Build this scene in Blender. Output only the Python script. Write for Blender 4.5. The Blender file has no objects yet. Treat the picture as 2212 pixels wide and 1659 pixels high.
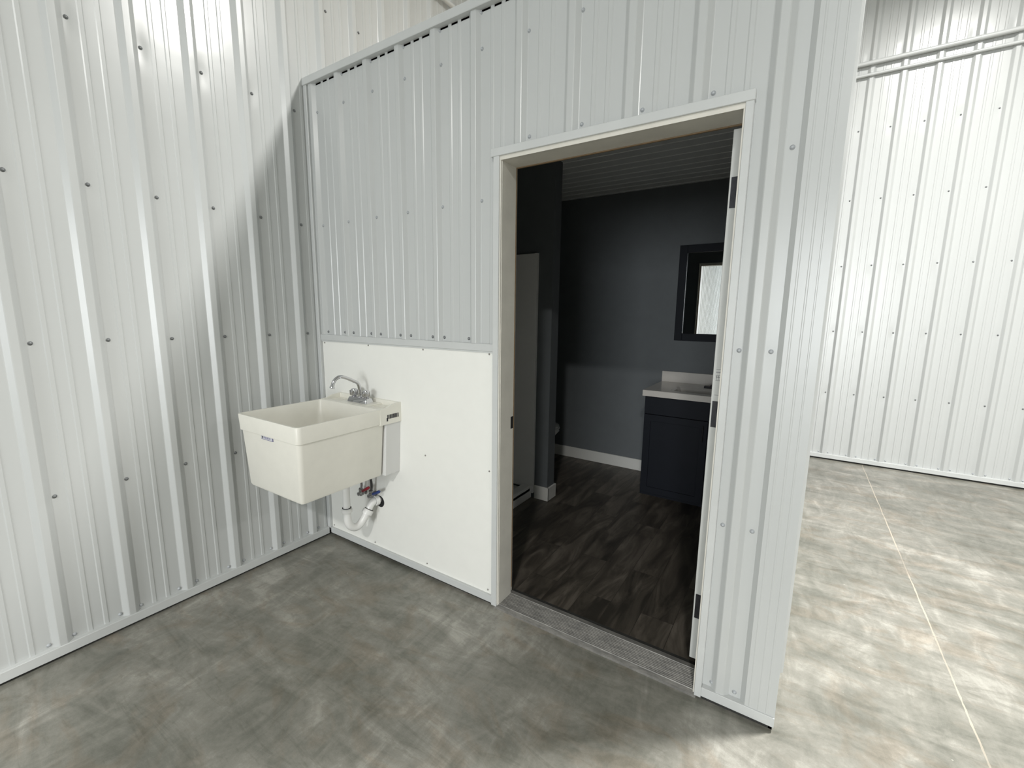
import bpy, bmesh, math, random
from mathutils import Vector, Matrix
random.seed(7)
scn = bpy.context.scene
COL = scn.collection

# ------------------------------------------------------------------ camera
cd = bpy.data.cameras.new('camera')
cam = bpy.data.objects.new('camera', cd); COL.objects.link(cam)
cd.sensor_fit = 'HORIZONTAL'; cd.sensor_width = 36.0
cd.lens = 952.41 / 2212 * 36.0
cd.clip_start = 0.02
_r = Vector((0.84028464, 0.5420058, 0.01230596))
_u = Vector((-0.09569137, 0.12593395, 0.98741268))
_f = Vector((-0.53363366, 0.83088528, -0.15768564))
cam.matrix_world = Matrix(((_r.x, _u.x, -_f.x, 2.4577), (_r.y, _u.y, -_f.y, -1.6455),
                           (_r.z, _u.z, -_f.z, 1.438), (0, 0, 0, 1)))
scn.camera = cam

# ------------------------------------------------------------------ world, lights, exposure
w = bpy.data.worlds.new('world'); scn.world = w; w.use_nodes = True
w.node_tree.nodes['Background'].inputs[0].default_value = (0.8, 0.9, 1, 1)
w.node_tree.nodes['Background'].inputs[1].default_value = 0.0
scn.view_settings.view_transform = 'Standard'
scn.view_settings.look = 'None'
scn.view_settings.gamma = 1.0
scn.view_settings.use_curve_mapping = False
scn.view_settings.exposure = 0.0

def lamp(x, y, z, power, size=0.42, col=(1.0, 0.985, 0.95)):
    """one round LED high bay lamp under the hall ceiling"""
    d = bpy.data.lights.new('high_bay_lamp', 'AREA'); d.shape = 'DISK'; d.size = size
    d.energy = power; d.color = col; d.spread = math.radians(155)
    o = bpy.data.objects.new('high_bay_lamp', d); COL.objects.link(o)
    o.location = (x, y, z)
    return o
lamp(3.65, 1.00, 4.82, 305)
lamp(3.75, -5.7, 4.82, 295)
lamp(10.5, 1.00, 4.82, 260)
lamp(10.5, -5.7, 4.82, 260)
# added fill: daylight as through an assumed, unseen overhead doorway at the near end
dl = bpy.data.lights.new('assumed_daylight_fill', 'AREA'); dl.shape = 'RECTANGLE'; dl.size = 3.6; dl.size_y = 3.5
dl.energy = 540; dl.color = (0.95, 0.985, 1.0)
dlo = bpy.data.objects.new('assumed_daylight_fill', dl); COL.objects.link(dlo)
dlo.location = (3.6, -12.62, 1.80); dlo.rotation_euler = (math.radians(90), 0, 0)

# ------------------------------------------------------------------ node helpers
def srgb(r, g, b):
    f = lambda c: (c / 255 / 12.92) if c / 255 <= 0.04045 else ((c / 255 + 0.055) / 1.055) ** 2.4
    return (f(r), f(g), f(b), 1)

class NT:
    def __init__(s, name):
        s.m = bpy.data.materials.new(name); s.m.use_nodes = True
        s.t = s.m.node_tree; s.b = s.t.nodes['Principled BSDF']
    def n(s, kind, **kw):
        nd = s.t.nodes.new('ShaderNode' + kind)
        for k, v in kw.items():
            if k.startswith('i_'):
                key = k[2:]
                key = int(key) if key.isdigit() else key.replace('_', ' ')
                nd.inputs[key].default_value = v
            else: setattr(nd, k, v)
        return nd
    def l(s, a, b): s.t.links.new(a, b)
    def math(s, op, a, b=None, c=None, clamp=False):
        nd = s.t.nodes.new('ShaderNodeMath'); nd.operation = op; nd.use_clamp = clamp
        for i, v in enumerate((a, b, c)):
            if v is None: continue
            if isinstance(v, (int, float)): nd.inputs[i].default_value = v
            else: s.l(v, nd.inputs[i])
        return nd.outputs[0]
    def coords(s, scale=(1, 1, 1), rot=(0, 0, 0), loc=(0, 0, 0)):
        tc = s.n('TexCoord'); mp = s.n('Mapping')
        mp.inputs['Scale'].default_value = scale; mp.inputs['Rotation'].default_value = rot
        mp.inputs['Location'].default_value = loc
        s.l(tc.outputs['Object'], mp.inputs['Vector']); return mp.outputs[0]
    def noise(s, vec, scale, detail=3, rough=0.5, dist=0.0):
        nd = s.n('TexNoise'); nd.inputs['Scale'].default_value = scale
        nd.inputs['Detail'].default_value = detail; nd.inputs['Roughness'].default_value = rough
        nd.inputs['Distortion'].default_value = dist
        s.l(vec, nd.inputs['Vector']); return nd.outputs['Fac']
    def ramp(s, fac, stops):
        nd = s.n('ValToRGB'); e = nd.color_ramp.elements
        while len(e) < len(stops): e.new(0.5)
        for el, (p, c) in zip(e, stops):
            el.position = p; el.color = c if len(c) == 4 else (*c, 1)
        s.l(fac, nd.inputs[0]); return nd.outputs['Color']
    def mix(s, fac, a, b, mode='MIX'):
        nd = s.n('MixRGB', blend_type=mode)
        for i, v in enumerate((fac, a, b)):
            if isinstance(v, (int, float)): nd.inputs[i].default_value = v
            elif isinstance(v, tuple): nd.inputs[i].default_value = v
            else: s.l(v, nd.inputs[i])
        return nd.outputs[0]
    def bump(s, h, strength=1.0, distance=1.0, prev=None):
        nd = s.n('Bump'); nd.inputs['Strength'].default_value = strength
        nd.inputs['Distance'].default_value = distance
        s.l(h, nd.inputs['Height'])
        if prev is not None: s.l(prev, nd.inputs['Normal'])
        return nd.outputs[0]

def plain(name, col, rough=0.5, metal=0.0, spec=0.5, var=0.0, scale=20, bump=0.0, bscale=150, emit=None, coat=0):
    M = NT(name); b = M.b
    b.inputs['Roughness'].default_value = rough; b.inputs['Metallic'].default_value = metal
    b.inputs['Specular IOR Level'].default_value = spec
    b.inputs['Coat Weight'].default_value = coat
    v = M.coords()
    if var > 0:
        f = M.noise(v, scale, 4, 0.6)
        lo = tuple(c * (1 - var) for c in col[:3]) + (1,); hi = tuple(min(1, c * (1 + var)) for c in col[:3]) + (1,)
        M.l(M.ramp(f, [(0.3, lo), (0.7, hi)]), b.inputs['Base Color'])
    else: b.inputs['Base Color'].default_value = col
    if bump > 0:
        M.l(M.bump(M.noise(v, bscale, 3), 1.0, bump), b.inputs['Normal'])
    return M.m

# painted ribbed steel; ax = horizontal axis of the sheet, phase = position of a screw column
def sheet_metal(name, ax, phase, col=(0.66, 0.69, 0.71, 1), wav=0.0016, rough=0.25, dimple=0.0016):
    M = NT(name); b = M.b
    b.inputs['Roughness'].default_value = rough
    b.inputs['Specular IOR Level'].default_value = 0.5
    tc = M.n('TexCoord'); sep = M.n('SeparateXYZ'); M.l(tc.outputs['Object'], sep.inputs[0])
    a = sep.outputs[ax]; z = sep.outputs[2]
    # small hollows pressed in around each screw
    da = M.math('SUBTRACT', M.math('WRAP', M.math('SUBTRACT', a, phase), 0.1143, -0.1143), 0.0)
    dz = M.math('WRAP', M.math('SUBTRACT', z, 0.07), 0.307, -0.307)
    dz2 = M.math('MULTIPLY', dz, 0.45)
    r2 = M.math('ADD', M.math('MULTIPLY', da, da), M.math('MULTIPLY', dz2, dz2))
    dm = M.math('MULTIPLY', M.math('EXPONENT', M.math('MULTIPLY', r2, -1500)), -dimple)
    v1 = M.coords((5.0, 5.0, 0.9)); n1 = M.noise(v1, 1.0, 2, 0.5)
    v2 = M.coords((1.2, 1.2, 2.2)); n2 = M.noise(v2, 2.2, 2, 0.5)
    h = M.math('ADD', M.math('MULTIPLY', n1, wav), M.math('MULTIPLY', n2, wav * 0.6))
    h = M.math('ADD', h, dm)
    nrm = M.bump(h, 1.0, 1.0)
    fine = M.noise(M.coords(), 900, 2)
    nrm = M.bump(fine, 0.05, 0.0006, nrm)
    M.l(nrm, b.inputs['Normal'])
    f = M.noise(M.coords((1, 1, .3)), 3, 4, 0.6)
    M.l(M.ramp(f, [(0.3, tuple(c * .975 for c in col[:3]) + (1,)), (0.7, col)]), b.inputs['Base Color'])
    return M.m

STEEL = (0.525, 0.54, 0.535, 1)
M_left = sheet_metal('white_steel_left', 1, -1.039 + 0.043, STEEL)
M_front = sheet_metal('white_steel_bathroom', 0, 0.317, STEEL, wav=0.0009, dimple=0.0004)
M_back = sheet_metal('white_steel_back', 0, 2.751, STEEL)
M_trim = plain('white_trim_steel', (0.56, 0.575, 0.57, 1), 0.3, var=0.03, scale=6)
M_screw = plain('white_screw_head', (0.42, 0.44, 0.46, 1), 0.35)
M_screwd = plain('grey_screw_head', (0.22, 0.23, 0.235, 1), 0.4, 0.3)
M_screwp = plain('panel_pin', (0.30, 0.29, 0.27, 1), 0.5)
M_frp = plain('white_panel', (0.84, 0.84, 0.80, 1), 0.42, var=0.012, scale=12, bump=0.00012, bscale=260)
M_jamb = plain('primed_jamb', (0.66, 0.64, 0.58, 1), 0.5, var=0.06, scale=9)
M_weather = plain('tan_weatherstrip', (0.22, 0.15, 0.085, 1), 0.7, var=0.15, scale=30)
M_door = plain('white_door_paint', (0.58, 0.59, 0.57, 1), 0.45, var=0.03, scale=8)
M_black = plain('black_rubber', (0.012, 0.012, 0.013, 1), 0.7)
M_hinge = plain('oil_rubbed_hinge', (0.022, 0.022, 0.026, 1), 0.45, 0.5, var=0.3, scale=60)
M_wallp = plain('blue_grey_paint', (0.118, 0.130, 0.137, 1), 0.6, var=0.04, scale=8, bump=0.0004, bscale=220)
M_base = plain('white_baseboard_paint', (0.62, 0.62, 0.59, 1), 0.45)
M_ceil = plain('white_liner_panel', (0.78, 0.80, 0.80, 1), 0.35)
M_gap = plain('dark_gap_fill', (0.03, 0.03, 0.028, 1), 0.8, var=0.3)  # near-black; paints the shade in trim gaps, also used on the flooring edge
M_tub = plain('ivory_tub_plastic', (0.80, 0.785, 0.715, 1), 0.33, var=0.02, scale=15, bump=0.00005, bscale=300)
M_bracket = plain('white_bracket_plastic', (0.70, 0.70, 0.69, 1), 0.4)
M_chrome = plain('chrome', (0.62, 0.62, 0.64, 1), 0.09, 1.0)
M_chromed = plain('dull_chrome', (0.42, 0.42, 0.43, 1), 0.25, 1.0)
M_pvc = plain('white_pvc', (0.80, 0.80, 0.78, 1), 0.28, coat=.2)
M_red = plain('red_lever_vinyl', (0.30, 0.012, 0.025, 1), 0.4)
M_blue = plain('blue_lever_vinyl', (0.025, 0.05, 0.19, 1), 0.4)
M_hose = plain('braided_hose', (0.055, 0.055, 0.055, 1), 0.4, 0.4, bump=0.0006, bscale=700)
M_ink = plain('label_ink', (0.03, 0.03, 0.035, 1), 0.5)
M_lblblue = plain('label_violet', (0.22, 0.22, 0.34, 1), 0.4)
M_lblgrey = plain('label_grey', (0.30, 0.30, 0.31, 1), 0.4)
M_lblpale = plain('label_pale', (0.62, 0.62, 0.66, 1), 0.4)
M_navy = plain('navy_cabinet_paint', (0.008, 0.010, 0.015, 1), 0.55, spec=0.18, var=0.05)
M_counter = plain('white_cultured_marble', (0.62, 0.59, 0.55, 1), 0.2, var=0.05, scale=5)
M_china = plain('white_china', (0.72, 0.73, 0.72, 1), 0.15)
M_fiber = plain('white_fibreglass', (0.78, 0.78, 0.77, 1), 0.35)
M_mirror = plain('mirror_glass', (0.86, 0.88, 0.88, 1), 0.01, 1.0)
M_ply = plain('roof_board', (0.45, 0.38, 0.28, 1), 0.7, var=0.1)

def concrete():
    M = NT('polished_concrete'); b = M.b
    v = M.coords()
    # trowel streaks: stretched, strongly warped noise in two directions
    vs1 = M.coords((1.0, 2.8, 1), (0, 0, math.radians(-28)))
    vs2 = M.coords((2.6, 1.0, 1), (0, 0, math.radians(22)))
    s1 = M.noise(vs1, 2.2, 12, 0.66, 0.9)
    s2 = M.noise(vs2, 3.4, 10, 0.62, 1.6)
    big = M.noise(v, 1.1, 4, 0.55, 0.5)
    fine = M.noise(v, 55, 8, 0.75)
    grain = M.noise(v, 330, 3, 0.7)
    f = M.math('ADD', M.math('MULTIPLY', s1, 0.44), M.math('MULTIPLY', s2, 0.26))
    f = M.math('ADD', f, M.math('MULTIPLY', big, 0.30))
    f = M.math('ADD', f, M.math('MULTIPLY', M.math('SUBTRACT', fine, 0.5), 0.14))
    f = M.math('ADD', f, M.math('MULTIPLY', M.math('SUBTRACT', grain, 0.5), 0.08))
    c = M.ramp(f, [(0.37, (0.118, 0.119, 0.099)), (0.46, (0.185, 0.184, 0.158)), (0.54, (0.258, 0.251, 0.220)), (0.63, (0.40, 0.39, 0.35))])
    # reddish tint patches
    tf = M.noise(M.coords((1.3, 2.2, 1), (0, 0, .4), (3, 5, 0)), 2.4, 6, 0.6, 1.5)
    tm = M.ramp(tf, [(0.50, (0, 0, 0)), (0.64, (1, 1, 1))])
    c = M.mix(M.math('MULTIPLY', tm, 0.5), c, (0.92, 0.80, 0.70, 1), 'MULTIPLY')
    # dark brush marks
    df = M.noise(M.coords((0.8, 3.6, 1), (0, 0, -.45), (9, 2, 0)), 3.2, 6, 0.55, 2.6)
    dm = M.ramp(df, [(0.60, (0, 0, 0)), (0.66, (1, 1, 1)), (0.72, (0.3, 0.3, 0.3))])
    c = M.mix(M.math('MULTIPLY', dm, 0.35), c, (0.60, 0.60, 0.56, 1), 'MULTIPLY')
    # pale cement specks
    vo = M.n('TexVoronoi'); vo.inputs['Scale'].default_value = 9.0; M.l(v, vo.inputs['Vector'])
    sp = M.math('LESS_THAN', vo.outputs['Distance'], 0.035)
    gate = M.math('GREATER_THAN', M.noise(v, 2.3, 2), 0.53)
    c = M.mix(M.math('MULTIPLY', M.math('MULTIPLY', sp, gate), 0.6), c, (0.5, 0.49, 0.44, 1))
    # saw cut joints: pale filled one at x=3.118 along y, hairline crack at y~.93 along x
    tc = M.n('TexCoord'); sep = M.n('SeparateXYZ'); M.l(tc.outputs['Object'], sep.inputs[0])
    wob = M.math('MULTIPLY', M.math('SUBTRACT', M.noise(v, 6, 3), 0.5), 0.008)
    dx = M.math('ABSOLUTE', M.math('SUBTRACT', M.math('ADD', sep.outputs[0], wob), 3.118))
    jn = M.math('LESS_THAN', dx, M.math('MULTIPLY', M.noise(v, 30, 3), 0.0062))
    vis = M.ramp(M.noise(v, 1.4, 2), [(0.36, (0.35, 0.35, 0.35)), (0.5, (1, 1, 1))])
    c = M.mix(M.math('MULTIPLY', M.math('MULTIPLY', jn, vis), 0.85), c, (0.50, 0.44, 0.36, 1))
    wob2 = M.math('MULTIPLY', M.math('SUBTRACT', M.noise(v, 2.5, 4), 0.5), 0.06)
    dy = M.math('ABSOLUTE', M.math('SUBTRACT', M.math('ADD', sep.outputs[1], wob2), 0.93))
    cr = M.math('LESS_THAN', dy, 0.0016)
    c = M.mix(M.math('MULTIPLY', cr, 0.5), c, (0.16, 0.14, 0.11, 1))
    M.l(c, b.inputs['Base Color'])
    rr = M.math('ADD', M.math('MULTIPLY', s1, 0.22), 0.22)
    M.l(rr, b.inputs['Roughness']); b.inputs['Specular IOR Level'].default_value = 0.5
    M.l(M.bump(M.math('ADD', fine, M.math('MULTIPLY', s1, 2.0)), 0.35, 0.0015), b.inputs['Normal'])
    return M.m
M_conc = concrete()

def planks():
    M = NT('vinyl_plank'); b = M.b
    tc = M.n('TexCoord'); mp = M.n('Mapping'); mp.inputs['Rotation'].default_value = (0, 0, math.radians(90))
    mp.inputs['Location'].default_value = (0.34, 0.03, 0)
    M.l(tc.outputs['Object'], mp.inputs[0])
    br = M.n('TexBrick'); M.l(mp.outputs[0], br.inputs['Vector'])
    br.inputs['Scale'].default_value = 1.0; br.inputs['Brick Width'].default_value = 0.92
    br.inputs['Row Height'].default_value = 0.152; br.inputs['Mortar Size'].default_value = 0.0012
    br.inputs['Color1'].default_value = (0.0, 0.0, 0.0, 1); br.inputs['Color2'].default_value = (1, 1, 1, 1)
    br.inputs['Mortar'].default_value = (0.5, 0.5, 0.5, 1); br.offset = 0.37
    sepc = M.n('SeparateColor'); M.l(br.outputs['Color'], sepc.inputs[0])
    tone = sepc.outputs[0]
    cmb = M.n('CombineXYZ')
    sep = M.n('SeparateXYZ'); M.l(tc.outputs['Object'], sep.inputs[0])
    M.l(M.math('ADD', M.math('MULTIPLY', sep.outputs[0], 7.0), M.math('MULTIPLY', tone, 9.0)), cmb.inputs[0])
    M.l(M.math('ADD', M.math('MULTIPLY', sep.outputs[1], 1.6), M.math('MULTIPLY', tone, 5.0)), cmb.inputs[1])
    g = M.noise(cmb.outputs[0], 1.5, 8, 0.62, 1.2)
    f = M.math('ADD', M.math('MULTIPLY', g, 0.85), M.math('MULTIPLY', tone, 0.16))
    c = M.ramp(f, [(0.36, (0.030, 0.026, 0.021)), (0.50, (0.070, 0.060, 0.048)), (0.68, (0.155, 0.135, 0.112))])
    c = M.mix(M.math('MULTIPLY', br.outputs['Fac'], 0.8), c, (0.02, 0.017, 0.014, 1))
    M.l(c, b.inputs['Base Color']); b.inputs['Roughness'].default_value = 0.45
    return M.m
M_plank = planks()

def scuffed_aluminium():
    M = NT('scuffed_aluminium'); b = M.b
    f = M.noise(M.coords((1, 4, 1)), 14, 7, 0.7)
    M.l(M.ramp(f, [(0.40, (0.20, 0.195, 0.185)), (0.62, (0.32, 0.31, 0.29))]), b.inputs['Base Color'])
    b.inputs['Metallic'].default_value = 0.35; b.inputs['Roughness'].default_value = 0.5
    return M.m
M_sill = scuffed_aluminium()

# ------------------------------------------------------------------ mesh helpers
def bm_new(): return bmesh.new()
def box(bm, lo, hi, bev=0.0, seg=2, mat=0):
    t = bmesh.new(); bmesh.ops.create_cube(t, size=1.0)
    for v in t.verts:
        v.co = Vector([(lo[i] + hi[i]) / 2 + v.co[i] * (hi[i] - lo[i]) for i in range(3)])
    if bev > 0:
        bmesh.ops.bevel(t, geom=list(t.edges), offset=bev, segments=seg, affect='EDGES', profile=0.7)
    merge(bm, t, mat)
def merge(bm, t, mat=0, M=None):
    mp = {}
    for v in t.verts: mp[v] = bm.verts.new(M @ v.co if M else v.co)
    for f in t.faces:
        try: nf = bm.faces.new([mp[v] for v in f.verts]); nf.material_index = mat; nf.smooth = f.smooth
        except ValueError: pass
    t.free()
def tube(bm, pts, r, n=16, mat=0, cap=True, radii=None):
    pts = [Vector(p) for p in pts]; rings = []
    up = None
    for i, p in enumerate(pts):
        d = (pts[min(i + 1, len(pts) - 1)] - pts[max(i - 1, 0)]).normalized()
        if up is None:
            up = Vector((0, 0, 1)) if abs(d.z) < 0.9 else Vector((1, 0, 0))
        a = d.cross(up).normalized(); up = a.cross(d).normalized()
        rr = radii[i] if radii else r
        rings.append([bm.verts.new(p + (a * math.cos(2 * math.pi * k / n) + up * math.sin(2 * math.pi * k / n)) * rr) for k in range(n)])
    for A, B in zip(rings, rings[1:]):
        for k in range(n):
            f = bm.faces.new((A[k], B[k], B[(k + 1) % n], A[(k + 1) % n])); f.smooth = True; f.material_index = mat
    if cap:
        f = bm.faces.new(rings[0]); f.material_index = mat
        f = bm.faces.new(list(reversed(rings[-1]))); f.material_index = mat
def arc(pts, k=6):
    """Catmull-Rom through pts"""
    P = [Vector(p) for p in pts]; P = [P[0] * 2 - P[1]] + P + [P[-1] * 2 - P[-2]]; out = []
    for i in range(1, len(P) - 2):
        for j in range(k):
            t = j / k
            out.append(0.5 * ((2 * P[i]) + (P[i + 1] - P[i - 1]) * t + (2 * P[i - 1] - 5 * P[i] + 4 * P[i + 1] - P[i + 2]) * t * t + (3 * P[i] - P[i - 1] - 3 * P[i + 1] + P[i + 2]) * t ** 3))
    out.append(P[-2]); return out
def lathe(bm, prof, origin, axis=(0, 0, 1), n=24, mat=0, smooth=True):
    """prof: list of (radius, height along axis)"""
    ax = Vector(axis).normalized(); q = Vector((0, 0, 1)).rotation_difference(ax).to_matrix()
    o = Vector(origin); rings = []
    for r, h in prof:
        if r < 1e-6: rings.append([bm.verts.new(o + q @ Vector((0, 0, h)))])
        else: rings.append([bm.verts.new(o + q @ Vector((r * math.cos(2 * math.pi * k / n), r * math.sin(2 * math.pi * k / n), h))) for k in range(n)])
    for A, B in zip(rings, rings[1:]):
        for k in range(n):
            a0, a1 = A[k % len(A)], A[(k + 1) % len(A)]; b0, b1 = B[k % len(B)], B[(k + 1) % len(B)]
            vs = []
            for v in (a0, a1, b1, b0):
                if v not in vs: vs.append(v)
            if len(vs) >= 3:
                f = bm.faces.new(vs); f.smooth = smooth; f.material_index = mat
def loft(bm, rings, close_first=True, close_last=True, smooth=True, mat=0):
    R = [[bm.verts.new(p) for p in r] for r in rings]; n = len(R[0])
    for A, B in zip(R, R[1:]):
        for k in range(n):
            f = bm.faces.new((A[k], A[(k + 1) % n], B[(k + 1) % n], B[k])); f.smooth = smooth; f.material_index = mat
    if close_first: bm.faces.new(list(reversed(R[0])))
    if close_last: bm.faces.new(R[-1])
    return R
def rrect(x0, x1, y0, y1, z, r, n=5):
    out = []
    for cx, cy, a0 in ((x1 - r, y1 - r, 0), (x0 + r, y1 - r, 90), (x0 + r, y0 + r, 180), (x1 - r, y0 + r, 270)):
        for k in range(n + 1):
            a = math.radians(a0 + 90 * k / n); out.append(Vector((cx + r * math.cos(a), cy + r * math.sin(a), z)))
    return out
def ell(cx, cy, rx, ry, z, n=32, egg=0.0):
    return [Vector((cx + rx * math.cos(2 * math.pi * k / n), cy + ry * math.sin(2 * math.pi * k / n) * (1 - egg * math.cos(2 * math.pi * k / n)), z)) for k in range(n)]

def obj(name, bm, mats, parent=None, label=None, smooth_angle=None):
    me = bpy.data.meshes.new(name)
    bmesh.ops.recalc_face_normals(bm, faces=bm.faces)
    bm.to_mesh(me); bm.free()
    if any(p.use_smooth for p in me.polygons): me.set_sharp_from_angle(angle=math.radians(38))
    for m in (mats if isinstance(mats, (list, tuple)) else [mats]): me.materials.append(m)
    o = bpy.data.objects.new(name, me); COL.objects.link(o)
    if parent is not None:
        o.parent = parent
        o.matrix_parent_inverse = Matrix.Translation(world_loc(parent)).inverted()
    if label: o['label'] = label
    return o
def world_loc(o):
    v = Vector(o.location)
    if o.parent is not None: v = o.matrix_parent_inverse @ v + world_loc(o.parent)
    return v
def tag(o, label, cat, group=None):
    o['label'] = label; o['category'] = cat
    if group: o['group'] = group
    return o
def thing(name, label, cat, loc, group=None):
    o = bpy.data.objects.new(name, None); COL.objects.link(o); o.location = loc; o.empty_display_size = 0.1
    return tag(o, label, cat, group)
def struct(name, bm, mats, label=None):
    o = obj(name, bm, mats); o['kind'] = 'structure'
    if label: o['label'] = label
    return o

# ------------------------------------------------------------------ ribbed sheet profile
S = 0.2286
def profile(a0, a1, phase, rib=0.019):
    """points (a, h) of the sheet between a0 and a1; a major rib is centred on phase + k*S, two low ribs between"""
    pts = []
    k0 = math.floor((a0 - phase) / S) - 1; k1 = math.ceil((a1 - phase) / S) + 1
    for k in range(k0, k1):
        c = phase + k * S
        pts += [(c - 0.0330, 0), (c - 0.0300, 0.0010), (c - 0.0140, rib - 0.0016), (c - 0.0110, rib), (c + 0.0110, rib), (c + 0.0140, rib - 0.0016), (c + 0.0300, 0.0010), (c + 0.0330, 0)]
        for m in (S / 2 - .027, S / 2 + .027):
            cc = c + m
            pts += [(cc - 0.0100, 0), (cc - 0.0060, 0.0027), (cc + 0.0060, 0.0027), (cc + 0.0100, 0)]
    out = []
    for (p, q) in zip(pts, pts[1:]):
        if q[0] <= a0 or p[0] >= a1: continue
        if p[0] < a0:
            t = (a0 - p[0]) / (q[0] - p[0]); p = (a0, p[1] + t * (q[1] - p[1]))
        if not out: out.append(p)
        if q[0] > a1:
            t = (a1 - p[0]) / (q[0] - p[0]); q = (a1, p[1] + t * (q[1] - p[1]))
        out.append(q)
    return out
def sheet(bm, pr, z0, z1, place, closed_bottom=None):
    """place(a, h, z) -> point"""
    A = [bm.verts.new(place(a, h, z0)) for a, h in pr]; B = [bm.verts.new(place(a, h, z1)) for a, h in pr]
    for i in range(len(pr) - 1): bm.faces.new((A[i], A[i + 1], B[i + 1], B[i]))
    # rib ends closed against the wall plane, as folded ends
    for row in (A, B):
        z = row[0].co.z
        for i in range(len(pr) - 1):
            if max(pr[i][1], pr[i + 1][1]) > 0:
                v = [row[i], row[i + 1]]
                if pr[i + 1][1] > 0: v.append(bm.verts.new(place(pr[i + 1][0], 0, z)))
                if pr[i][1] > 0: v.append(bm.verts.new(place(pr[i][0], 0, z)))
                if len(v) >= 3: bm.faces.new(v)

screw_mesh = {}
def screw(parent, p, nrm, mat, r=0.0056):
    key = (mat.name, tuple(nrm), r)
    if key not in screw_mesh:
        bm = bm_new()
        lathe(bm, [(r * 1.35, 0), (r * 1.35, 0.0012), (r * 0.8, 0.0016), (r * 0.8, 0.0045), (r * 0.6, 0.0056), (0, 0.006)], (0, 0, 0), nrm, 12)
        me = bpy.data.meshes.new('screw'); bmesh.ops.recalc_face_normals(bm, faces=bm.faces); bm.to_mesh(me); bm.free(); me.materials.append(mat)
        screw_mesh[key] = me
    o = bpy.data.objects.new('screw', screw_mesh[key]); COL.objects.link(o); o.parent = parent
    o.location = Vector(p); return o

# ------------------------------------------------------------------ setting: hall shell
HX, HY0, HY1, HZ = 14.0, -12.5, 3.78, 4.90
ZS = (0.690, 1.306, 1.927, 2.532, 3.139)
# floor slab
bm = bm_new(); box(bm, (-0.3, HY0 - .3, -0.15), (HX + .3, HY1 + .3, 0.0)); struct('floor', bm, M_conc)
# left wall
ph_l = -1.039
bm = bm_new(); sheet(bm, profile(HY0, HY1, ph_l), 0.045, HZ, lambda a, h, z: (h, a, z))
wl = struct('wall_left', bm, M_left)
bm = bm_new(); box(bm, (-0.14, HY0, 0.012), (-0.001, HY1 + .14, HZ)); obj('wall_core', bm, M_trim, wl)
for k in range(-4, 8):
    y = ph_l + 0.043 + k * S
    for z in ZS:
        if y > 1.3 or y < -1.75: continue
        if y > 0.0 and z < 2.7: continue
        screw(wl, (0.0005, y, z + random.uniform(-.003, .003)), (1, 0, 0), M_screwd)
for k in range(-3, 5):
    for s in (-0.040, 0.037):
        y = ph_l + k * S + s
        if y < -0.02: screw(wl, (0.0005, y, 0.072), (1, 0, 0), M_screw)
# back wall of the hall
ph_b = 2.796
bm = bm_new(); sheet(bm, profile(0.0, HX, ph_b), 0.045, HZ, lambda a, h, z: (a, HY1 - h, z))
wb = struct('wall_back', bm, M_back)
bm = bm_new(); box(bm, (0, HY1 + .001, 0.012), (HX, HY1 + .14, HZ)); obj('wall_core', bm, M_trim, wb)
for k in range(0, 8):
    x = ph_b - 0.045 + k * S
    for z in ZS: screw(wb, (x, HY1 - .0005, z + random.uniform(-.003, .003)), (0, -1, 0), M_screwd, 0.0050)
    for s in (-0.042, 0.037): screw(wb, (ph_b + k * S + s, HY1 - .0005, 0.072), (0, -1, 0), M_screw, 0.0056)
# right and near walls
bm = bm_new(); sheet(bm, profile(HY0, HY1, ph_l), 0.045, HZ, lambda a, h, z: (HX - h, a, z))
wr = struct('wall_right', bm, M_left)
bm = bm_new(); box(bm, (HX + .001, HY0, 0.0), (HX + .14, HY1 + .14, HZ)); obj('wall_core', bm, M_trim, wr)
bm = bm_new(); pf = lambda a, h, z: (a, HY0 + h, z)
sheet(bm, profile(0, 1.8, ph_b), 0.045, HZ, pf); sheet(bm, profile(1.8, 5.4, ph_b), 3.55, HZ, pf); sheet(bm, profile(5.4, HX, ph_b), 0.045, HZ, pf)  # middle stretch left open for the added daylight
wf = struct('wall_front', bm, M_back)
bm = bm_new(); 
for lo, hi in (((-.14, HY0 - .14, 0.0), (1.8, HY0 - .001, HZ)), ((1.8, HY0 - .14, 3.55), (5.4, HY0 - .001, HZ)), ((5.4, HY0 - .14, 0.0), (HX + .14, HY0 - .001, HZ))): box(bm, lo, hi)
obj('wall_core', bm, M_trim, wf)
bm = bm_new(); sheet(bm, profile(0, HX, ph_b), 0, 1, lambda a, h, z: (a, HY0 + z * (HY1 - HY0), HZ - h))
box(bm, (-.14, HY0 - .14, HZ + .001), (HX + .14, HY1 + .14, HZ + .14)); struct('ceiling', bm, M_trim)

# base angle trims
def base_trim(name, lo, hi):
    bm = bm_new(); box(bm, lo, hi, 0.0015, 1); return struct(name, bm, M_trim)
base_trim('baseboard_left', (-0.002, HY0, 0.014), (0.024, -0.026, 0.056))
base_trim('baseboard_back', (0.0, HY1 - 0.024, 0.016), (HX, HY1 + .002, 0.056))
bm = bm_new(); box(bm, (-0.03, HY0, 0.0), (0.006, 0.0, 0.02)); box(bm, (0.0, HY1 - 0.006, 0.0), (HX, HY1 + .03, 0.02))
struct('hall_gap_shade', bm, M_gap)  # dark strips painted in as the shade of the recess under the base trims

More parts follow.
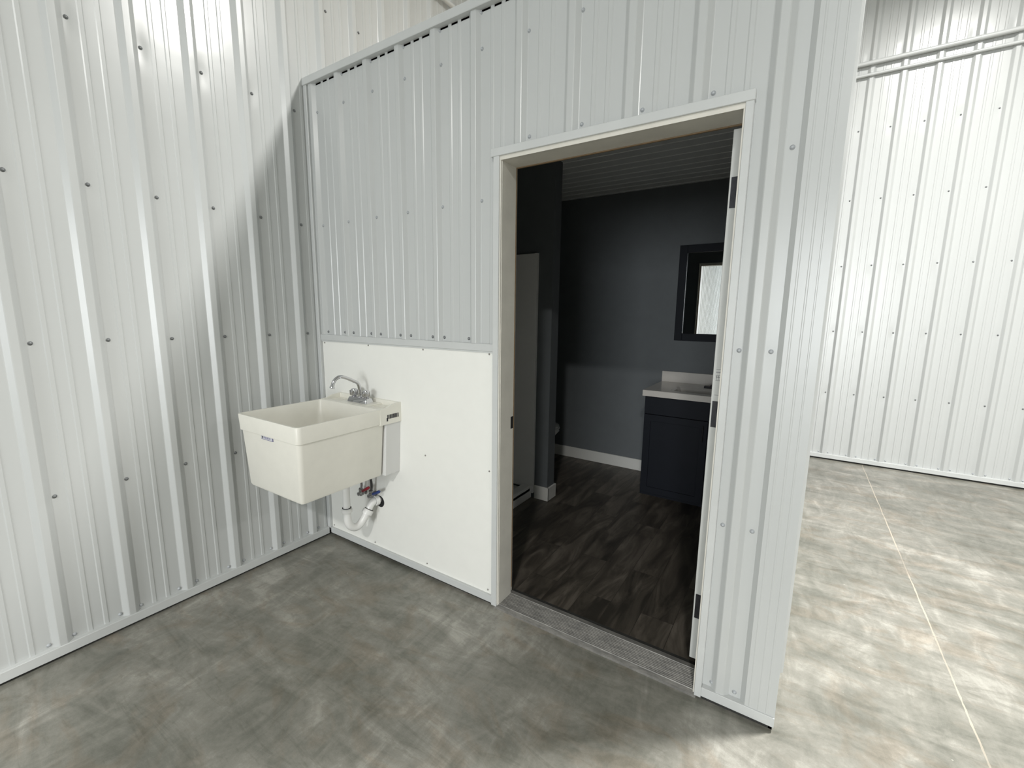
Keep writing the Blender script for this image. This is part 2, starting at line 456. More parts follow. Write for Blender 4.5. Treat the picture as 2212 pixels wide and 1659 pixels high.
# ------------------------------------------------------------------ bathroom box: front wall
W, HT = 2.518, 2.70
ph_f = 0.2825
DX0, DX1, DZ = 1.308, 2.280, 2.085
bm = bm_new()
pl = lambda a, h, z: (a, -h, z)
sheet(bm, profile(0.0, DX0 + .02, ph_f), 1.30, HT, pl)
sheet(bm, profile(DX0 + .02, DX1 - .01, ph_f), DZ + .02, HT, pl)
sheet(bm, profile(DX1 - .01, 2.412, ph_f), 0.052, HT, pl)
wbf = struct('wall_bathroom_front', bm, M_front)
bm = bm_new()   # framing and inner grey drywall
box(bm, (0.0, 0.001, 0.0), (1.325, 0.115, HT)); box(bm, (1.325, 0.001, DZ + .01), (2.268, 0.115, HT)); box(bm, (2.268, 0.001, 0.0), (W - .002, 0.115, HT))
obj('drywall', bm, M_wallp, wbf)
for k in range(0, 10):
    x = ph_f + 0.035 + (k - 1) * S
    for z in ZS[1:4]:
        if DX0 - .02 < x < DX1 and z < 2.2: continue
        if z < 1.4 and x < 2: continue
        screw(wbf, (x, -0.0005, z), (0, -1, 0), M_screw)
    if DX0 < x < DX1: screw(wbf, (x + .01, -0.0005, 2.145), (0, -1, 0), M_screw)
    if x < 1.2 or x > 2.28: pass
for k in range(0, 5):
    for s in (-0.040, 0.037):
        if 0.05 < ph_f + k * S + s < 1.22: screw(wbf, (ph_f + k * S + s, -0.0005, 1.319), (0, -1, 0), M_screwd)
for x in (0.086,): screw(wbf, (x, -0.0005, 1.317), (0, -1, 0), M_screwd)
for k in range(0, 7): screw(wbf, (0.312 + k * S, -0.0005, 2.668), (0, -1, 0), M_screw)
for x, z in ((2.299, .706), (2.391, .708), (2.299, 1.326), (2.391, 1.327), (2.391, 1.941), (2.311, .078), (2.388, .076)):
    screw(wbf, (x, -0.0005, z), (0, -1, 0), M_screw)
# corner trim at the right end (wraps the corner)
bm = bm_new()
cp = [(2.408, 0.0), (2.424, -0.019), (2.436, -0.019), (2.438, -0.0197), (2.4415, -0.0197), (2.4435, -0.019), (2.464, -0.019), (2.466, -0.0197), (2.4695, -0.0197), (2.4715, -0.019), (2.489, -0.019), (2.4905, -0.0197), (2.4935, -0.0197), (2.495, -0.019), (W, -0.019), (W, 0.12), (W - .01, 0.12), (W - .01, -0.005), (2.42, -0.001)]
A = [bm.verts.new((x, y, 0.052)) for x, y in cp]; B = [bm.verts.new((x, y, HT)) for x, y in cp]
for i in range(len(cp)):
    j = (i + 1) % len(cp); bm.faces.new((A[i], A[j], B[j], B[i]))
bm.faces.new(A); bm.faces.new(B)
struct('trim_2', bm, M_front)
# inside corner J trim, top cap, base trims of the bathroom wall
bm = bm_new()
box(bm, (0.001, -0.024, 0.05), (0.030, 0.0, HT - .02), 0.002, 1); struct('trim_3', bm, M_trim)
bm = bm_new(); box(bm, (0.0295, -0.004, 1.30), (0.0335, 0.0, HT - .02)); struct('corner_gap_shade', bm, M_gap)  # thin dark strip standing for the shaded gap beside the J trim
bm = bm_new()
box(bm, (0.0, -0.030, HT - 0.022), (W + .006, 0.13, HT + 0.016), 0.002, 1)
struct('trim_4', bm, M_trim)
bm = bm_new()
box(bm, (0.030, -0.020, 0.018), (1.308, 0.001, 0.055), 0.0015, 1)
struct('trim_5', bm, M_trim)
bm = bm_new()
box(bm, (2.280, -0.024, 0.020), (W, 0.001, 0.057), 0.0015, 1)
struct('trim_6', bm, M_trim)
bm = bm_new()
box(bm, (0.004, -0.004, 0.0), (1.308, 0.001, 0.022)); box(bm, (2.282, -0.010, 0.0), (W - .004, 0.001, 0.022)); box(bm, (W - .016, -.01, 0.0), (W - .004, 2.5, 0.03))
struct('bathroom_gap_shade', bm, M_gap)  # dark strips give the shaded gap below the bathroom base trims
bm = bm_new()   # Z trim over the white panel
box(bm, (0.030, -0.016, 1.266), (1.308, 0.0, 1.300), 0.0015, 1); box(bm, (0.030, -0.012, 1.259), (1.308, -0.0, 1.268))
struct('trim_8', bm, M_trim)
# right side and rear of the box, roof
bm = bm_new()
sheet(bm, profile(0.12, 2.44, 0.25), 0.052, HT, lambda a, h, z: (W + h, a, z))
box(bm, (W - .12, 0.115, 0.0), (W - .003, 2.44, HT))
struct('wall_bathroom_right', bm, [M_left])
bm = bm_new(); box(bm, (0.0, 2.322, 0.0), (W - .12, 2.44, HT)); struct('wall_bathroom_back', bm, M_wallp)
bm = bm_new(); box(bm, (0.022, 0.115, 0.0), (0.06, 2.322, 2.5)); struct('wall_bathroom_left', bm, M_wallp)
bm = bm_new(); box(bm, (W - .165, 0.115, 0.0), (W - .121, 2.322, 2.5)); struct('wall_bathroom_inner_right', bm, M_wallp)
bm = bm_new(); box(bm, (0.022, 0.0, HT - .03), (W, 2.44, HT - .002)); struct('roof', bm, M_ply)
# stub wall beside the shower
bm = bm_new(); box(bm, (0.06, 1.232, 0.0), (0.944, 1.342, 2.5)); struct('wall_bathroom_center', bm, M_wallp)
# bathroom ceiling: narrow liner panel ribs along x
bm = bm_new()
n = 2.21 / 0.0762
y = 0.115; pr = []
while y < 2.322:
    pr += [(y, 2.500), (y + .100, 2.500), (y + .103, 2.496), (y + .110, 2.496), (y + .1143, 2.500)]; y += 0.1143
pr = [(min(a, 2.322), b) for a, b in pr]
A = [bm.verts.new((0.06, a, b)) for a, b in pr]; B = [bm.verts.new((W - .165, a, b)) for a, b in pr]
for i in range(len(pr) - 1):
    if pr[i][0] < pr[i + 1][0]: bm.faces.new((A[i], A[i + 1], B[i + 1], B[i]))
box(bm, (0.02, 0.115, 2.502), (W - .13, 2.322, 2.54))
struct('ceiling_bathroom', bm, M_ceil)
# vinyl plank floor
bm = bm_new(); box(bm, (0.06, 0.118, 0.0005), (W - .165, 2.322, 0.006)); struct('floor_bathroom', bm, M_plank)
# baseboards
def bboard(name, segs):
    bm = bm_new()
    for lo, hi in segs: box(bm, lo, hi, 0.003, 1)
    return struct(name, bm, M_base)
bboard('baseboard_back_bathroom', [((0.06, 2.308, 0.006), (1.498, 2.323, 0.112))])
bboard('baseboard_center', [((0.835, 1.218, 0.006), (0.958, 1.233, 0.112)), ((0.943, 1.219, 0.006), (0.958, 1.356, 0.112)), ((0.06, 1.341, 0.006), (0.957, 1.356, 0.112))])
bboard('baseboard_right', [((W - .18, 0.13, 0.006), (W - .164, 1.76, 0.112))])

# white washable panel
bm = bm_new(); box(bm, (0.032, -0.007, 0.050), (1.308, 0.0008, 1.268))
wp = struct('wall_panel', bm, M_frp)
for x, z in ((.053, 1.25), (.449, 1.253), (.866, 1.252), (1.28, 1.253), (1.302, 1.252), (.868, .693), (1.283, .693), (1.278, .073), (.866, .075), (.443, .071), (.05, .07)):
    screw(wp, (x, -0.0065, z), (0, -1, 0), M_screwp, 0.0035)

# ------------------------------------------------------------------ doorway
door = bpy.data.objects.new('door_1', None); COL.objects.link(door); door.location = (1.80, 0, 0); door['kind'] = 'structure'
bm = bm_new()   # metal casing strips
box(bm, (DX0, -0.024, 0.012), (1.338, 0.004, DZ + .02), 0.0015, 1)
box(bm, (2.256, -0.024, 0.012), (DX1, 0.004, DZ + .02), 0.0015, 1)
box(bm, (DX0 - .012, -0.027, DZ + .004), (DX1 + .002, 0.004, DZ + .036), 0.0015, 1)
obj('casing', bm, M_trim, door)
bm = bm_new()   # jambs and head with rabbet
box(bm, (1.322, -0.010, 0.018), (1.3455, 0.100, DZ), 0.001, 1); box(bm, (1.322, 0.100, 0.018), (1.334, 0.128, DZ))
box(bm, (2.2505, -0.010, 0.018), (2.272, 0.112, DZ), 0.001, 1)
box(bm, (1.322, -0.010, DZ - .012), (2.272, 0.100, DZ + .012), 0.001, 1); box(bm, (1.322, 0.100, DZ - .004), (2.272, 0.128, DZ + .012))
box(bm, (1.337, -0.0168, 0.018), (1.3435, -0.008, DZ + .03)); box(bm, (2.2507, -0.0168, 0.018), (2.262, -0.008, DZ + .03))
box(bm, (1.337, -0.018, DZ - .012), (2.262, -0.008, DZ + .03))
obj('door_frame', bm, M_jamb, door)
bm = bm_new()
box(bm, (1.334, 0.0985, 0.05), (1.3462, 0.109, DZ - .012), 0.002, 1); box(bm, (1.3462, 0.0985, DZ - .016), (2.25, 0.109, DZ - .012), 0.001, 1)
obj('weatherstrip', bm, M_weather, door, 'tan weatherstrip in the frame groove')
bm = bm_new(); box(bm, (1.3452, 0.078, 0.893), (1.3464, 0.0985, 0.952)); obj('strike_plate', bm, M_black, door, 'black strike plate')
# threshold with grooves
bm = bm_new()
pts = [(-0.022, 0.0), (-0.022, 0.010), (-0.012, 0.014)]
y = -0.006
while y < 0.098:
    pts += [(y, 0.016), (y + .0018, 0.019), (y + .0048, 0.019), (y + .0066, 0.016)]; y += 0.0088
pts += [(0.100, 0.021), (0.124, 0.019), (0.128, 0.0)]
A = [bm.verts.new((1.322, a, b)) for a, b in pts]; B = [bm.verts.new((2.262, a, b)) for a, b in pts]
for i in range(len(pts)):
    j = (i + 1) % len(pts); bm.faces.new((A[i], A[j], B[j], B[i]))
bm.faces.new(A); bm.faces.new(B)
obj('threshold', bm, M_sill, door, 'grooved aluminium threshold')
bm = bm_new(); box(bm, (1.335, 0.126, 0.005), (2.262, 0.150, 0.011)); obj('flooring_edge', bm, M_gap, door)
# open leaf, swung 90 degrees into the bathroom, hinge edge towards the hall
leaf_bm = bm_new()
X0, X1, Y0, Y1, LZ0, LZ1 = 2.209, 2.2535, 0.117, 1.022, 0.052, 2.066
box(leaf_bm, (X0, Y0, LZ0), (X1, Y1, LZ1), 0.0015, 1)
for (ya, yb, za, zb) in ((.22, .52, .25, .85), (.62, .92, .25, .85), (.22, .52, 1.0, 1.9), (.62, .92, 1.0, 1.9)):
    for xx in (X0 - .004, X1):
        for lo, hi in (((xx, ya, za), (xx + .004, yb, za + .015)), ((xx, ya, zb - .015), (xx + .004, yb, zb)), ((xx, ya, za), (xx + .004, ya + .015, zb)), ((xx, yb - .015, za), (xx + .004, yb, zb))):
            box(leaf_bm, lo, hi)
leaf = obj('door_leaf', leaf_bm, M_door, door)
for z0, z1 in ((1.809, 1.911), (1.027, 1.126), (.235, .338)):
    bm = bm_new(); box(bm, (X0 + .006, 0.1145, z0), (X1 - .001, 0.1175, z1))
    tube(bm, [(X1 + .001, .1125, z0), (X1 + .001, .1125, z1)], 0.0035, 10)
    obj('hinge', bm, M_hinge, leaf, 'dark bronze hinge')
bm = bm_new()
for s in (-1, 1):
    xx = X0 if s < 0 else X1
    lathe(bm, [(0.032, 0), (0.032, 0.005), (0.014, 0.009), (0.011, 0.024), (0.020, 0.034), (0.026, 0.046), (0.022, 0.056), (0, 0.060)], (xx, 0.957, 0.945), (s, 0, 0), 24)
obj('door_knob', bm, M_hinge, leaf)
bm = bm_new(); box(bm, (X0 + .007, 0.1163, 1.142), (X1 - .012, 0.1169, 1.252)); st = [(1.246, .002), (1.236, .004), (1.224, .002), (1.218, .003), (1.205, .002), (1.150, .002)]
for z, h in st: box(bm, (X0 + .010, 0.1159, z - h), (X1 - .015, 0.1164, z), mat=1)
for z0, z1, xa in ((1.206, 1.222, .012), (1.206, 1.222, .018), (1.206, 1.222, .024), (1.16, 1.20, .026)): box(bm, (X0 + xa, 0.1159, z0), (X0 + xa + .002, 0.1164, z1), mat=1)
obj('label', bm, [M_door, M_lblgrey], leaf, 'small printed label on the door edge')

# ------------------------------------------------------------------ laundry sink
sink = thing('laundry_sink', 'ivory plastic wall-hung laundry tub with chrome faucet on the white panel', 'sink', (0.44, 0, 0.56))
ZR = 0.940; ZB = 0.572
bm = bm_new()
rings_out = [rrect(0.214, 0.650, -0.572, -0.112, ZB, 0.014), rrect(0.208, 0.655, -0.578, -0.112, ZB + .012, 0.018),
             rrect(0.196, 0.683, -0.592, -0.112, ZR - .082, 0.022), rrect(0.190, 0.690, -0.599, -0.112, ZR - .078, 0.022),
             rrect(0.185, 0.695, -0.603, -0.112, ZR - .004, 0.024), rrect(0.187, 0.693, -0.601, -0.112, ZR, 0.022)]
rings_in = [rrect(0.196, 0.684, -0.592, -0.150, ZR, 0.018), rrect(0.198, 0.682, -0.590, -0.152, ZR - .004, 0.018),
            rrect(0.210, 0.668, -0.576, -0.165, ZR - .10, 0.035), rrect(0.235, 0.635, -0.548, -0.190, ZB + .03, 0.06),
            rrect(0.26, 0.61, -0.52, -0.215, ZB + .016, 0.07)]
loft(bm, rings_out + rings_in)
obj('tub', bm, M_tub, sink)
bm = bm_new()   # faucet deck, raised back and side wings, soap ridges
box(bm, (0.190, -0.150, ZR - .084), (0.690, -0.004, ZR - .006), 0.003, 2)
box(bm, (0.190, -0.150, ZR - .03), (0.690, -0.132, ZR + .001), 0.003, 1)
box(bm, (0.190, -0.022, ZR - .03), (0.690, -0.004, ZR + .020), 0.004, 2)
for xa, xb in ((0.185, 0.197), (0.683, 0.695)):
    t = bmesh.new(); pr = [(-0.150, ZR - .084), (-0.150, ZR), (-0.105, ZR + .004), (-0.075, ZR + .016), (-0.02, ZR + .021), (-0.003, ZR + .021), (-0.003, ZR - .084)]
    A = [t.verts.new((xa, a, b)) for a, b in pr]; B = [t.verts.new((xb, a, b)) for a, b in pr]
    for i in range(len(pr)):
        j = (i + 1) % len(pr); t.faces.new((A[i], A[j], B[j], B[i]))
    t.faces.new(A); t.faces.new(B); merge(bm, t)
box(bm, (0.335, -0.135, ZR - .012), (0.560, -0.02, ZR + .002), 0.003, 1)
for x0, nn in ((0.208, 8), (0.575, 7)):
    for i in range(nn): box(bm, (x0 + i * .0145, -0.128, ZR - .010), (x0 + i * .0145 + .006, -0.060, ZR - .002), 0.0015, 1)
obj('faucet_deck', bm, M_tub, sink)
bm = bm_new(); loft(bm, [rrect(0.214, 0.671, -0.109, -0.006, ZB - .003, .004, 2), rrect(0.197, 0.6885, -0.109, -0.006, ZR - .083, .004, 2)], smooth=False)
obj('wall_bracket', bm, M_bracket, sink, 'cooler white bracket cover behind the tub')
bm = bm_new()
tube(bm, [(0.44, -0.36, ZB + .019), (0.44, -0.36, ZB + .012)], 0.04, 24)
obj('drain', bm, M_chromed, sink)
# maker's sticker, front
def quad_dir(bm, c, ex, ez, x0, x1, z0, z1, off, mat=0):
    nrm = ex.cross(ez).normalized() * off
    a = [c + ex * x0 + ez * z0, c + ex * x1 + ez * z0, c + ex * x1 + ez * z1, c + ex * x0 + ez * z1]
    t = bmesh.new(); A = [t.verts.new(p + nrm) for p in a]; B = [t.verts.new(p - nrm * .3) for p in a]
    t.faces.new(A); t.faces.new(list(reversed(B)))
    for i in range(4): t.faces.new((A[i], B[i], B[(i + 1) % 4], A[(i + 1) % 4]))
    merge(bm, t, mat)
bm = bm_new(); c = Vector((0.437, -0.5925, 0.8545)); ex = Vector((1, 0, 0)); ez = Vector((0, -0.045, 1)).normalized()
quad_dir(bm, c, ex, ez, -0.048, 0.048, -0.011, 0.011, 0.0030, 0)
quad_dir(bm, c, ex, ez, -0.044, 0.044, -0.008, 0.008, 0.0034, 1)
quad_dir(bm, c, ex, ez, -0.040, -0.031, -0.005, 0.005, 0.0038, 2)
for i, xx in enumerate((-0.026, -0.016, -0.006, 0.004, 0.014, 0.024)):
    quad_dir(bm, c, ex, ez, xx, xx + .0065, -0.0045, 0.0045, 0.0038, 0)
    if i % 2 == 0: quad_dir(bm, c, ex, ez, xx + .002, xx + .0045, -0.002, 0.0025, 0.0042, 1)
quad_dir(bm, c, ex, ez, 0.034, 0.041, -0.006, 0.004, 0.0038, 1)
obj('sticker', bm, [M_lblblue, M_lblpale, M_ink], sink, 'small violet sticker on the tub front')
bm = bm_new()
yy = -0.104
for wdt, gap in ((.007, .004), (.003, .003), (.007, .002), (.003, .0035), (.005, .002), (.006, .002), (.005, .002), (.006, .0015), (.004, .004), (.002, .002), (.003, 0)):
    box(bm, (0.6946, yy, 0.884), (0.6960, yy + wdt, 0.906)); yy += wdt + gap
box(bm, (0.6946, -0.109, 0.872), (0.6960, -0.100, 0.890))
obj('barcode', bm, M_ink, sink, 'black barcode on the right side')
# faucet
ZD = ZR + .002
bm = bm_new()
t = bmesh.new(); loft(t, [rrect(0.362, 0.522, -0.100, -0.042, ZD, 0.008, 3), rrect(0.363, 0.521, -0.099, -0.043, ZD + .006, 0.008, 3), rrect(0.369, 0.515, -0.092, -0.050, ZD + .024, 0.006, 3), rrect(0.374, 0.510, -0.087, -0.055, ZD + .027, 0.004, 3)], smooth=False); merge(bm, t)
lathe(bm, [(0.016, 0), (0.016, .006), (0.0115, .010), (0.0115, .022), (0.0085, .024)], (0.442, -0.071, ZD + .025), n=20)
fau = obj('faucet', bm, M_chrome, sink, 'chrome two-handle faucet')
bm = bm_new()
path = arc([(0.442, -0.071, ZD + .035), (0.442, -0.073, ZD + .075), (0.441, -0.082, ZD + .104), (0.438, -0.102, ZD + .118), (0.434, -0.138, ZD + .137), (0.430, -0.170, ZD + .150), (0.428, -0.190, ZD + .151), (0.425, -0.209, ZD + .141), (0.423, -0.222, ZD + .124), (0.422, -0.228, ZD + .106)], 6)
tube(bm, path, 0.0092, 16)
e = path[-1]; d = (path[-1] - path[-3]).normalized()
lathe(bm, [(0.0092, -.002), (0.0122, 0.003), (0.0122, 0.012), (0.0095, 0.0125)], e, d, 20)
obj('spout', bm, M_chrome, fau)
for hx in (0.391, 0.493):
    bm = bm_new()
    # faceted knob
    lathe(bm, [(0.012, 0), (0.013, .004), (0.0175, .010), (0.0205, .020), (0.0205, .032), (0.016, .042), (0.008, .046), (0, .0465)], (hx, -0.071, ZD + .026), n=10, smooth=False)
    for k in range(5):
        a = 2 * math.pi * k / 5 + .3
        tube(bm, [(hx + .0185 * math.cos(a), -0.071 + .0185 * math.sin(a), ZD + .034), (hx + .0205 * math.cos(a), -0.071 + .0205 * math.sin(a), ZD + .062)], 0.0045, 8)
    obj('handle', bm, M_chrome, fau)

# drain pipe
trap = thing('drain_pipe', 'white plastic drain trap running from under the laundry tub into the wall', 'pipe', (0.46, -0.2, 0.26))
bm = bm_new(); tube(bm, [(0.46, -0.205, 0.571), (0.46, -0.205, 0.355)], 0.0195, 20); obj('tailpiece', bm, M_pvc, trap)
bm = bm_new(); lathe(bm, [(0.020, 0), (0.0265, 0), (0.029, .004), (0.029, .018), (0.024, .024), (0.0205, .026)], (0.46, -0.205, 0.342), n=16, smooth=False)
lathe(bm, [(0.0195, .0), (0.0245, .0), (0.0245, .002), (0.0195, .002)], (0.46, -0.205, 0.369), n=24, mat=1); obj('slip_nut', bm, [M_pvc, M_black], trap)
bm = bm_new()
tube(bm, arc([(0.46, -0.205, 0.362), (0.46, -0.205, 0.31), (0.461, -0.192, 0.262), (0.463, -0.158, 0.236), (0.466, -0.125, 0.245), (0.470, -0.094, 0.278), (0.472, -0.080, 0.300)], 6), 0.0215, 20); obj('trap_bend', bm, M_pvc, trap)
bm = bm_new(); ax = Vector((0.003, 0.014, 0.020))
lathe(bm, [(0.0215, 0), (0.030, 0), (0.031, .005), (0.031, .020), (0.027, .027), (0.021, .028)], (0.4715, -0.085, 0.290), ax, n=16, smooth=False)
lathe(bm, [(0.0195, .0), (0.0255, .0), (0.0255, .002), (0.0195, .002)], Vector((0.4715, -0.085, 0.290)) + ax.normalized() * .028, ax, n=24, mat=1); obj('slip_nut', bm, [M_pvc, M_black], trap)
bm = bm_new(); tube(bm, arc([(0.4735, -0.073, 0.307), (0.477, -0.062, 0.330), (0.482, -0.045, 0.349), (0.488, -0.020, 0.354), (0.494, 0.004, 0.354)], 6), 0.0205, 20); obj('trap_arm', bm, M_pvc, trap)
bm = bm_new(); lathe(bm, [(0.021, 0), (0.028, 0), (0.028, .020), (0.022, .024)], (0.4875, -0.034, 0.354), (0.2, 1, 0), n=16, smooth=False); obj('wall_nut', bm, M_pvc, trap)
bm = bm_new(); lathe(bm, [(0, .0), (0.034, .0), (0.034, .0012), (0, .0012)], (0.500, -0.0068, 0.344), (0, -1, 0), n=24)
obj('wall_hole', bm, M_black, wp, 'dark hole around the drain pipe')

# stop valves
def valve(name, label, x, z, lever_mat, hose_mat, lx, lz, hx, lcol):
    v = thing(name, label, 'valve', (x, 0, z))
    bm = bm_new()
    tube(bm, [(x, 0.0, z), (x, -0.040, z)], 0.008, 12); lathe(bm, [(0.008, 0), (0.017, 0), (0.017, .003), (0.008, .006)], (x, -0.0068, z), (0, -1, 0), 20)
    lathe(bm, [(0.010, 0), (0.0165, .004), (0.0165, .020), (0.0115, .026), (0.0115, .034), (0, .036)], (x, -0.026, z), (0, -1, 0), 10, smooth=False)
    lathe(bm, [(0.009, 0), (0.0095, .02), (0.0125, .022), (0.0125, .034), (0.009, .036)], (x, -0.045, z), (0.25, 0.0, 1), 8, smooth=False)
    obj('valve_body', bm, M_chromed, v)
    bm = bm_new(); A = Vector((x, -0.060, z + .003)); Bp = Vector((x + lx, -0.060, z + lz)); m = A.lerp(Bp, .42)
    tube(bm, [A, m], 0.0055, 8); obj('lever', bm, M_chromed, v)
    bm = bm_new(); tube(bm, [m - (Bp - A) * .03, m, Bp - (Bp - A) * .06, Bp], 0, 12, radii=[.006, .0085, .0085, .005]); obj('lever_grip', bm, lever_mat, v, lcol)
    bm = bm_new(); tube(bm, arc([(x + .009, -0.045, z + .032), (x + .014, -0.045, z + .07), (hx, -0.07, 0.55), (hx, -0.071, 0.60)], 6), 0.0068, 12); obj('supply_hose', bm, hose_mat, v)
valve('shutoff_valve', 'small wall valve with red lever under the laundry tub', 0.372, 0.376, M_red, M_chromed, 0.100, 0.066, 0.391, 'red lever grip')
valve('shutoff_valve', 'small wall valve with blue lever and dark hose just above the drain pipe', 0.462, 0.384, M_blue, M_hose, 0.100, 0.054, 0.493, 'blue lever grip')

# ------------------------------------------------------------------ conduits high on the hall walls
def conduit(label, r, z):
    c = thing('conduit', label, 'conduit', (2.6, HY1 - .02, z))
    bm = bm_new(); yy = HY1 - .0195 - r
    tube(bm, [(0.06, yy, z), (HX - .05, yy, z)], r, 14); obj('pipe', bm, M_trim, c)
    for k in range(0, 6, 3):
        bm = bm_new(); x = ph_b + k * S
        tube(bm, [(x - .009, yy, z), (x + .009, yy, z)], r + .002, 14); box(bm, (x - .009, HY1 - .022, z + r - .002), (x + .009, HY1 - .0192, z + r + .022), 0.001, 1)
        obj('strap', bm, M_trim, c)
conduit('white-painted conduit along the far wall, thicker upper one of the pair', 0.019, 3.695)
conduit('white-painted conduit along the far wall, thinner lower one of the pair', 0.013, 3.600)
cc = thing('conduit', 'white-painted conduit on the left wall above the bathroom roof', 'conduit', (.04, 1.2, 3.71))
bm = bm_new(); tube(bm, [(.038, -8.0, 3.718), (.038, 3.70, 3.718)], 0.017, 14); obj('pipe', bm, M_trim, cc)
bm = bm_new(); tube(bm, [(.038, 1.010, 3.718), (.038, 1.026, 3.718)], 0.019, 14); obj('strap', bm, M_trim, cc)

# ------------------------------------------------------------------ bathroom contents
van = thing('vanity', 'dark navy vanity cabinet with white top on the bathroom back wall', 'vanity', (1.88, 2.05, 0.006))
VX0, VX1, VY, VT = 1.498, 2.262, 1.777, 0.820
bm = bm_new(); box(bm, (VX0, VY + .018, 0.09), (VX1, 2.305, VT)); box(bm, (VX0, VY + .018, 0.006), (VX1, 2.30, 0.10)); obj('cabinet', bm, M_navy, van)
def shaker(bm, x0, x1, z0, z1, y):
    box(bm, (x0, y + .008, z0), (x1, y + .018, z1))
    for lo, hi in (((x0, y, z0), (x0 + .052, y + .018, z1)), ((x1 - .052, y, z0), (x1, y + .018, z1)), ((x0 + .05, y, z0), (x1 - .05, y + .018, z0 + .052)), ((x0 + .05, y, z1 - .052), (x1 - .05, y + .018, z1))): box(bm, lo, hi, 0.001, 1)
mid = (VX0 + VX1) / 2 + .09
for x0, x1, hx in ((VX0 + .004, mid - .002, mid - .030), (mid + .002, VX1 - .004, mid + .030)):
    bm = bm_new(); shaker(bm, x0, x1, 0.03, 0.672, VY); d = obj('cabinet_door', bm, M_navy, van)
    bm = bm_new(); tube(bm, [(hx, VY - .028, .52), (hx, VY - .028, .64)], 0.005, 10)
    for zz in (.54, .62): tube(bm, [(hx, VY + .001, zz), (hx, VY - .028, zz)], 0.004, 8)
    obj('handle', bm, M_black, d, 'black bar handle')
bm = bm_new(); box(bm, (VX0 + .004, VY, 0.678), (VX1 - .004, VY + .018, VT - .006), 0.001, 1); obj('drawer_front', bm, M_navy, van)
bm = bm_new()   # top with integral basin
CX0, CX1, CY0, CY1, CZ = 1.485, 2.275, 1.750, 2.321, 0.866
outer = [rrect(CX0, CX1, CY0, CY1, VT, .004, 2), rrect(CX0, CX1, CY0, CY1, CZ - .003, .004, 2), rrect(CX0 + .003, CX1 - .003, CY0 + .003, CY1 - .001, CZ, .004, 2)]
inner = [rrect(1.665, 2.095, 1.835, 2.115, CZ, .05, 2), rrect(1.680, 2.080, 1.850, 2.100, CZ - .012, .05, 2), rrect(1.72, 2.04, 1.89, 2.06, VT - .06, .05, 2)]
loft(bm, outer + inner, smooth=False)
ctop = obj('countertop', bm, M_counter, van)
bm = bm_new(); box(bm, (CX0 + .004, 2.303, CZ), (CX1, 2.3215, 0.958), 0.002, 1); obj('backsplash', bm, M_counter, van)
bm = bm_new(); box(bm, (1.865, 2.128, CZ - .002), (1.975, 2.170, CZ + .016), .004, 2)
tube(bm, [(1.92, 2.15, CZ + .012), (1.92, 2.135, CZ + .022), (1.92, 2.09, CZ + .018)], .009, 12); obj('faucet', bm, M_hinge, van, 'dark low basin faucet')

mir = thing('mirror', 'navy framed rectangular mirror above the vanity', 'mirror', (1.9, 2.31, 1.22))
bm = bm_new(); mx0, mx1, mz0, mz1, fw = 1.569, 2.235, 1.228, 2.014, 0.062
for lo, hi in (((mx0, 2.298, mz0), (mx0 + fw, 2.321, mz1)), ((mx1 - fw, 2.298, mz0), (mx1, 2.321, mz1)), ((mx0 + fw, 2.298, mz0), (mx1 - fw, 2.321, mz0 + fw)), ((mx0 + fw, 2.298, mz1 - fw), (mx1 - fw, 2.321, mz1))): box(bm, lo, hi, .002, 1)
obj('frame', bm, M_navy, mir)
bm = bm_new(); box(bm, (mx0 + fw - .004, 2.312, mz0 + fw - .004), (mx1 - fw + .004, 2.316, mz1 - fw + .004)); obj('glass', bm, M_mirror, mir)

# toilet behind the stub wall, bowl pointing to the right
to = thing('toilet', 'white toilet behind the bathroom stub wall, only its bowl front showing', 'toilet', (0.4, 1.84, 0.006))
bm = bm_new(); yc = 1.84
sec = [(0.42, .13, .10, .008), (0.42, .125, .095, .05), (0.43, .12, .085, .15), (0.45, .16, .115, .26), (0.475, .215, .165, .35), (0.485, .235, .182, .385), (0.485, .23, .178, .40)]
loft(bm, [ell(cx, yc, rx, ry, z, egg=.1) for cx, rx, ry, z in sec] + [ell(.485, yc, .185, .14, .40, egg=.1), ell(.485, yc, .15, .11, .32, egg=.1), ell(.46, yc, .08, .07, .24)])
box(bm, (0.10, yc - .10, .20), (0.34, yc + .10, .40), .02, 2)
obj('bowl', bm, M_china, to)
bm = bm_new(); loft(bm, [ell(.485, yc, .235, .185, .402, egg=.1), ell(.485, yc, .24, .19, .412, egg=.1), ell(.485, yc, .235, .185, .420, egg=.1)]); obj('seat', bm, M_china, to)
bm = bm_new(); loft(bm, [ell(.48, yc, .235, .187, .421, egg=.1), ell(.48, yc, .238, .19, .432, egg=.1), ell(.48, yc, .22, .17, .440, egg=.1)]); obj('lid', bm, M_china, to)
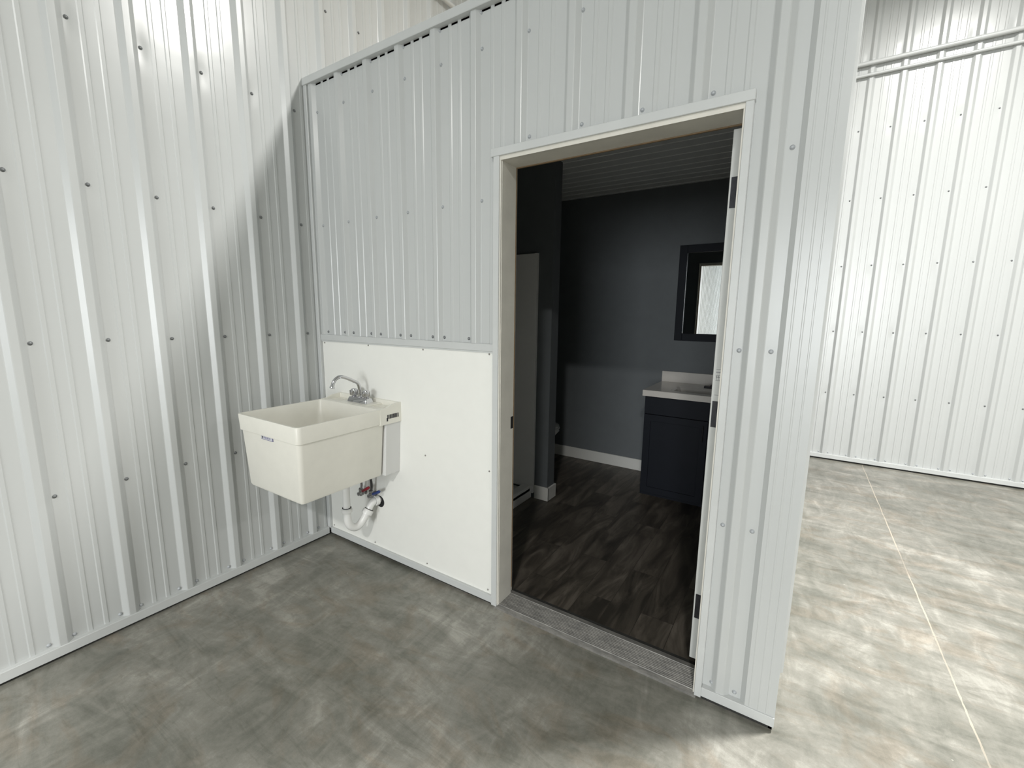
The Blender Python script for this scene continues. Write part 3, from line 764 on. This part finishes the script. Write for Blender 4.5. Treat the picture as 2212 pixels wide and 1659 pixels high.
bm = bm_new(); box(bm, (.065, yc - .21, .40), (.25, yc + .21, .74), .02, 3); obj('tank', bm, M_china, to)
bm = bm_new(); box(bm, (.062, yc - .22, .74), (.262, yc + .22, .775), .01, 2); obj('tank_lid', bm, M_china, to)
bm = bm_new(); tube(bm, [(.25, yc - .15, .68), (.27, yc - .15, .68)], .01, 12); box(bm, (.265, yc - .155, .672), (.272, yc - .07, .688), .003, 1); obj('flush_lever', bm, M_chrome, to)

# shower stall
sh = thing('shower_stall', 'pale fibreglass shower stall left of the doorway inside the bathroom', 'shower', (0.45, 0.67, 0.006))
bm = bm_new()
box(bm, (0.064, 0.150, .09), (0.080, 1.215, 1.87)); box(bm, (0.064, 0.122, .09), (0.815, 0.150, 1.87), .004, 1); box(bm, (0.064, 1.203, .09), (0.815, 1.229, 1.87), .004, 1)
obj('surround', bm, M_fiber, sh)
bm = bm_new()
box(bm, (0.808, 1.203, .05), (0.832, 1.230, 1.872), .004, 2); obj('flange', bm, M_fiber, sh)
bm = bm_new(); box(bm, (0.800, 0.122, .05), (0.832, 0.160, 1.87), .006, 2); obj('flange', bm, M_fiber, sh)
bm = bm_new(); box(bm, (0.064, 0.122, .006), (0.80, 1.229, .07), .01, 2); box(bm, (0.745, 0.150, .06), (0.815, 1.20, .115), .012, 2); box(bm, (0.77, 0.122, .006), (0.815, 1.217, .10), .008, 1)
obj('pan', bm, M_fiber, sh)
bm = bm_new(); lathe(bm, [(0, 0), (.04, 0), (.045, .003), (0, .004)], (.42, .67, .0705), n=24); obj('drain', bm, M_chromed, sh)
bm = bm_new(); tube(bm, arc([(.42, .15, 1.78), (.42, .20, 1.80), (.42, .26, 1.76)], 6), .009, 12); lathe(bm, [(.012, 0), (.035, .04), (.038, .05), (0, .052)], (.42, .255, 1.765), (0, .5, -1), 20); obj('shower_head', bm, M_chromed, sh)
bm = bm_new(); lathe(bm, [(.06, 0), (.06, .006), (.03, .012), (.02, .05), (0, .052)], (.42, .15, 1.1), (0, 1, 0), 24); obj('shower_valve', bm, M_chromed, sh)
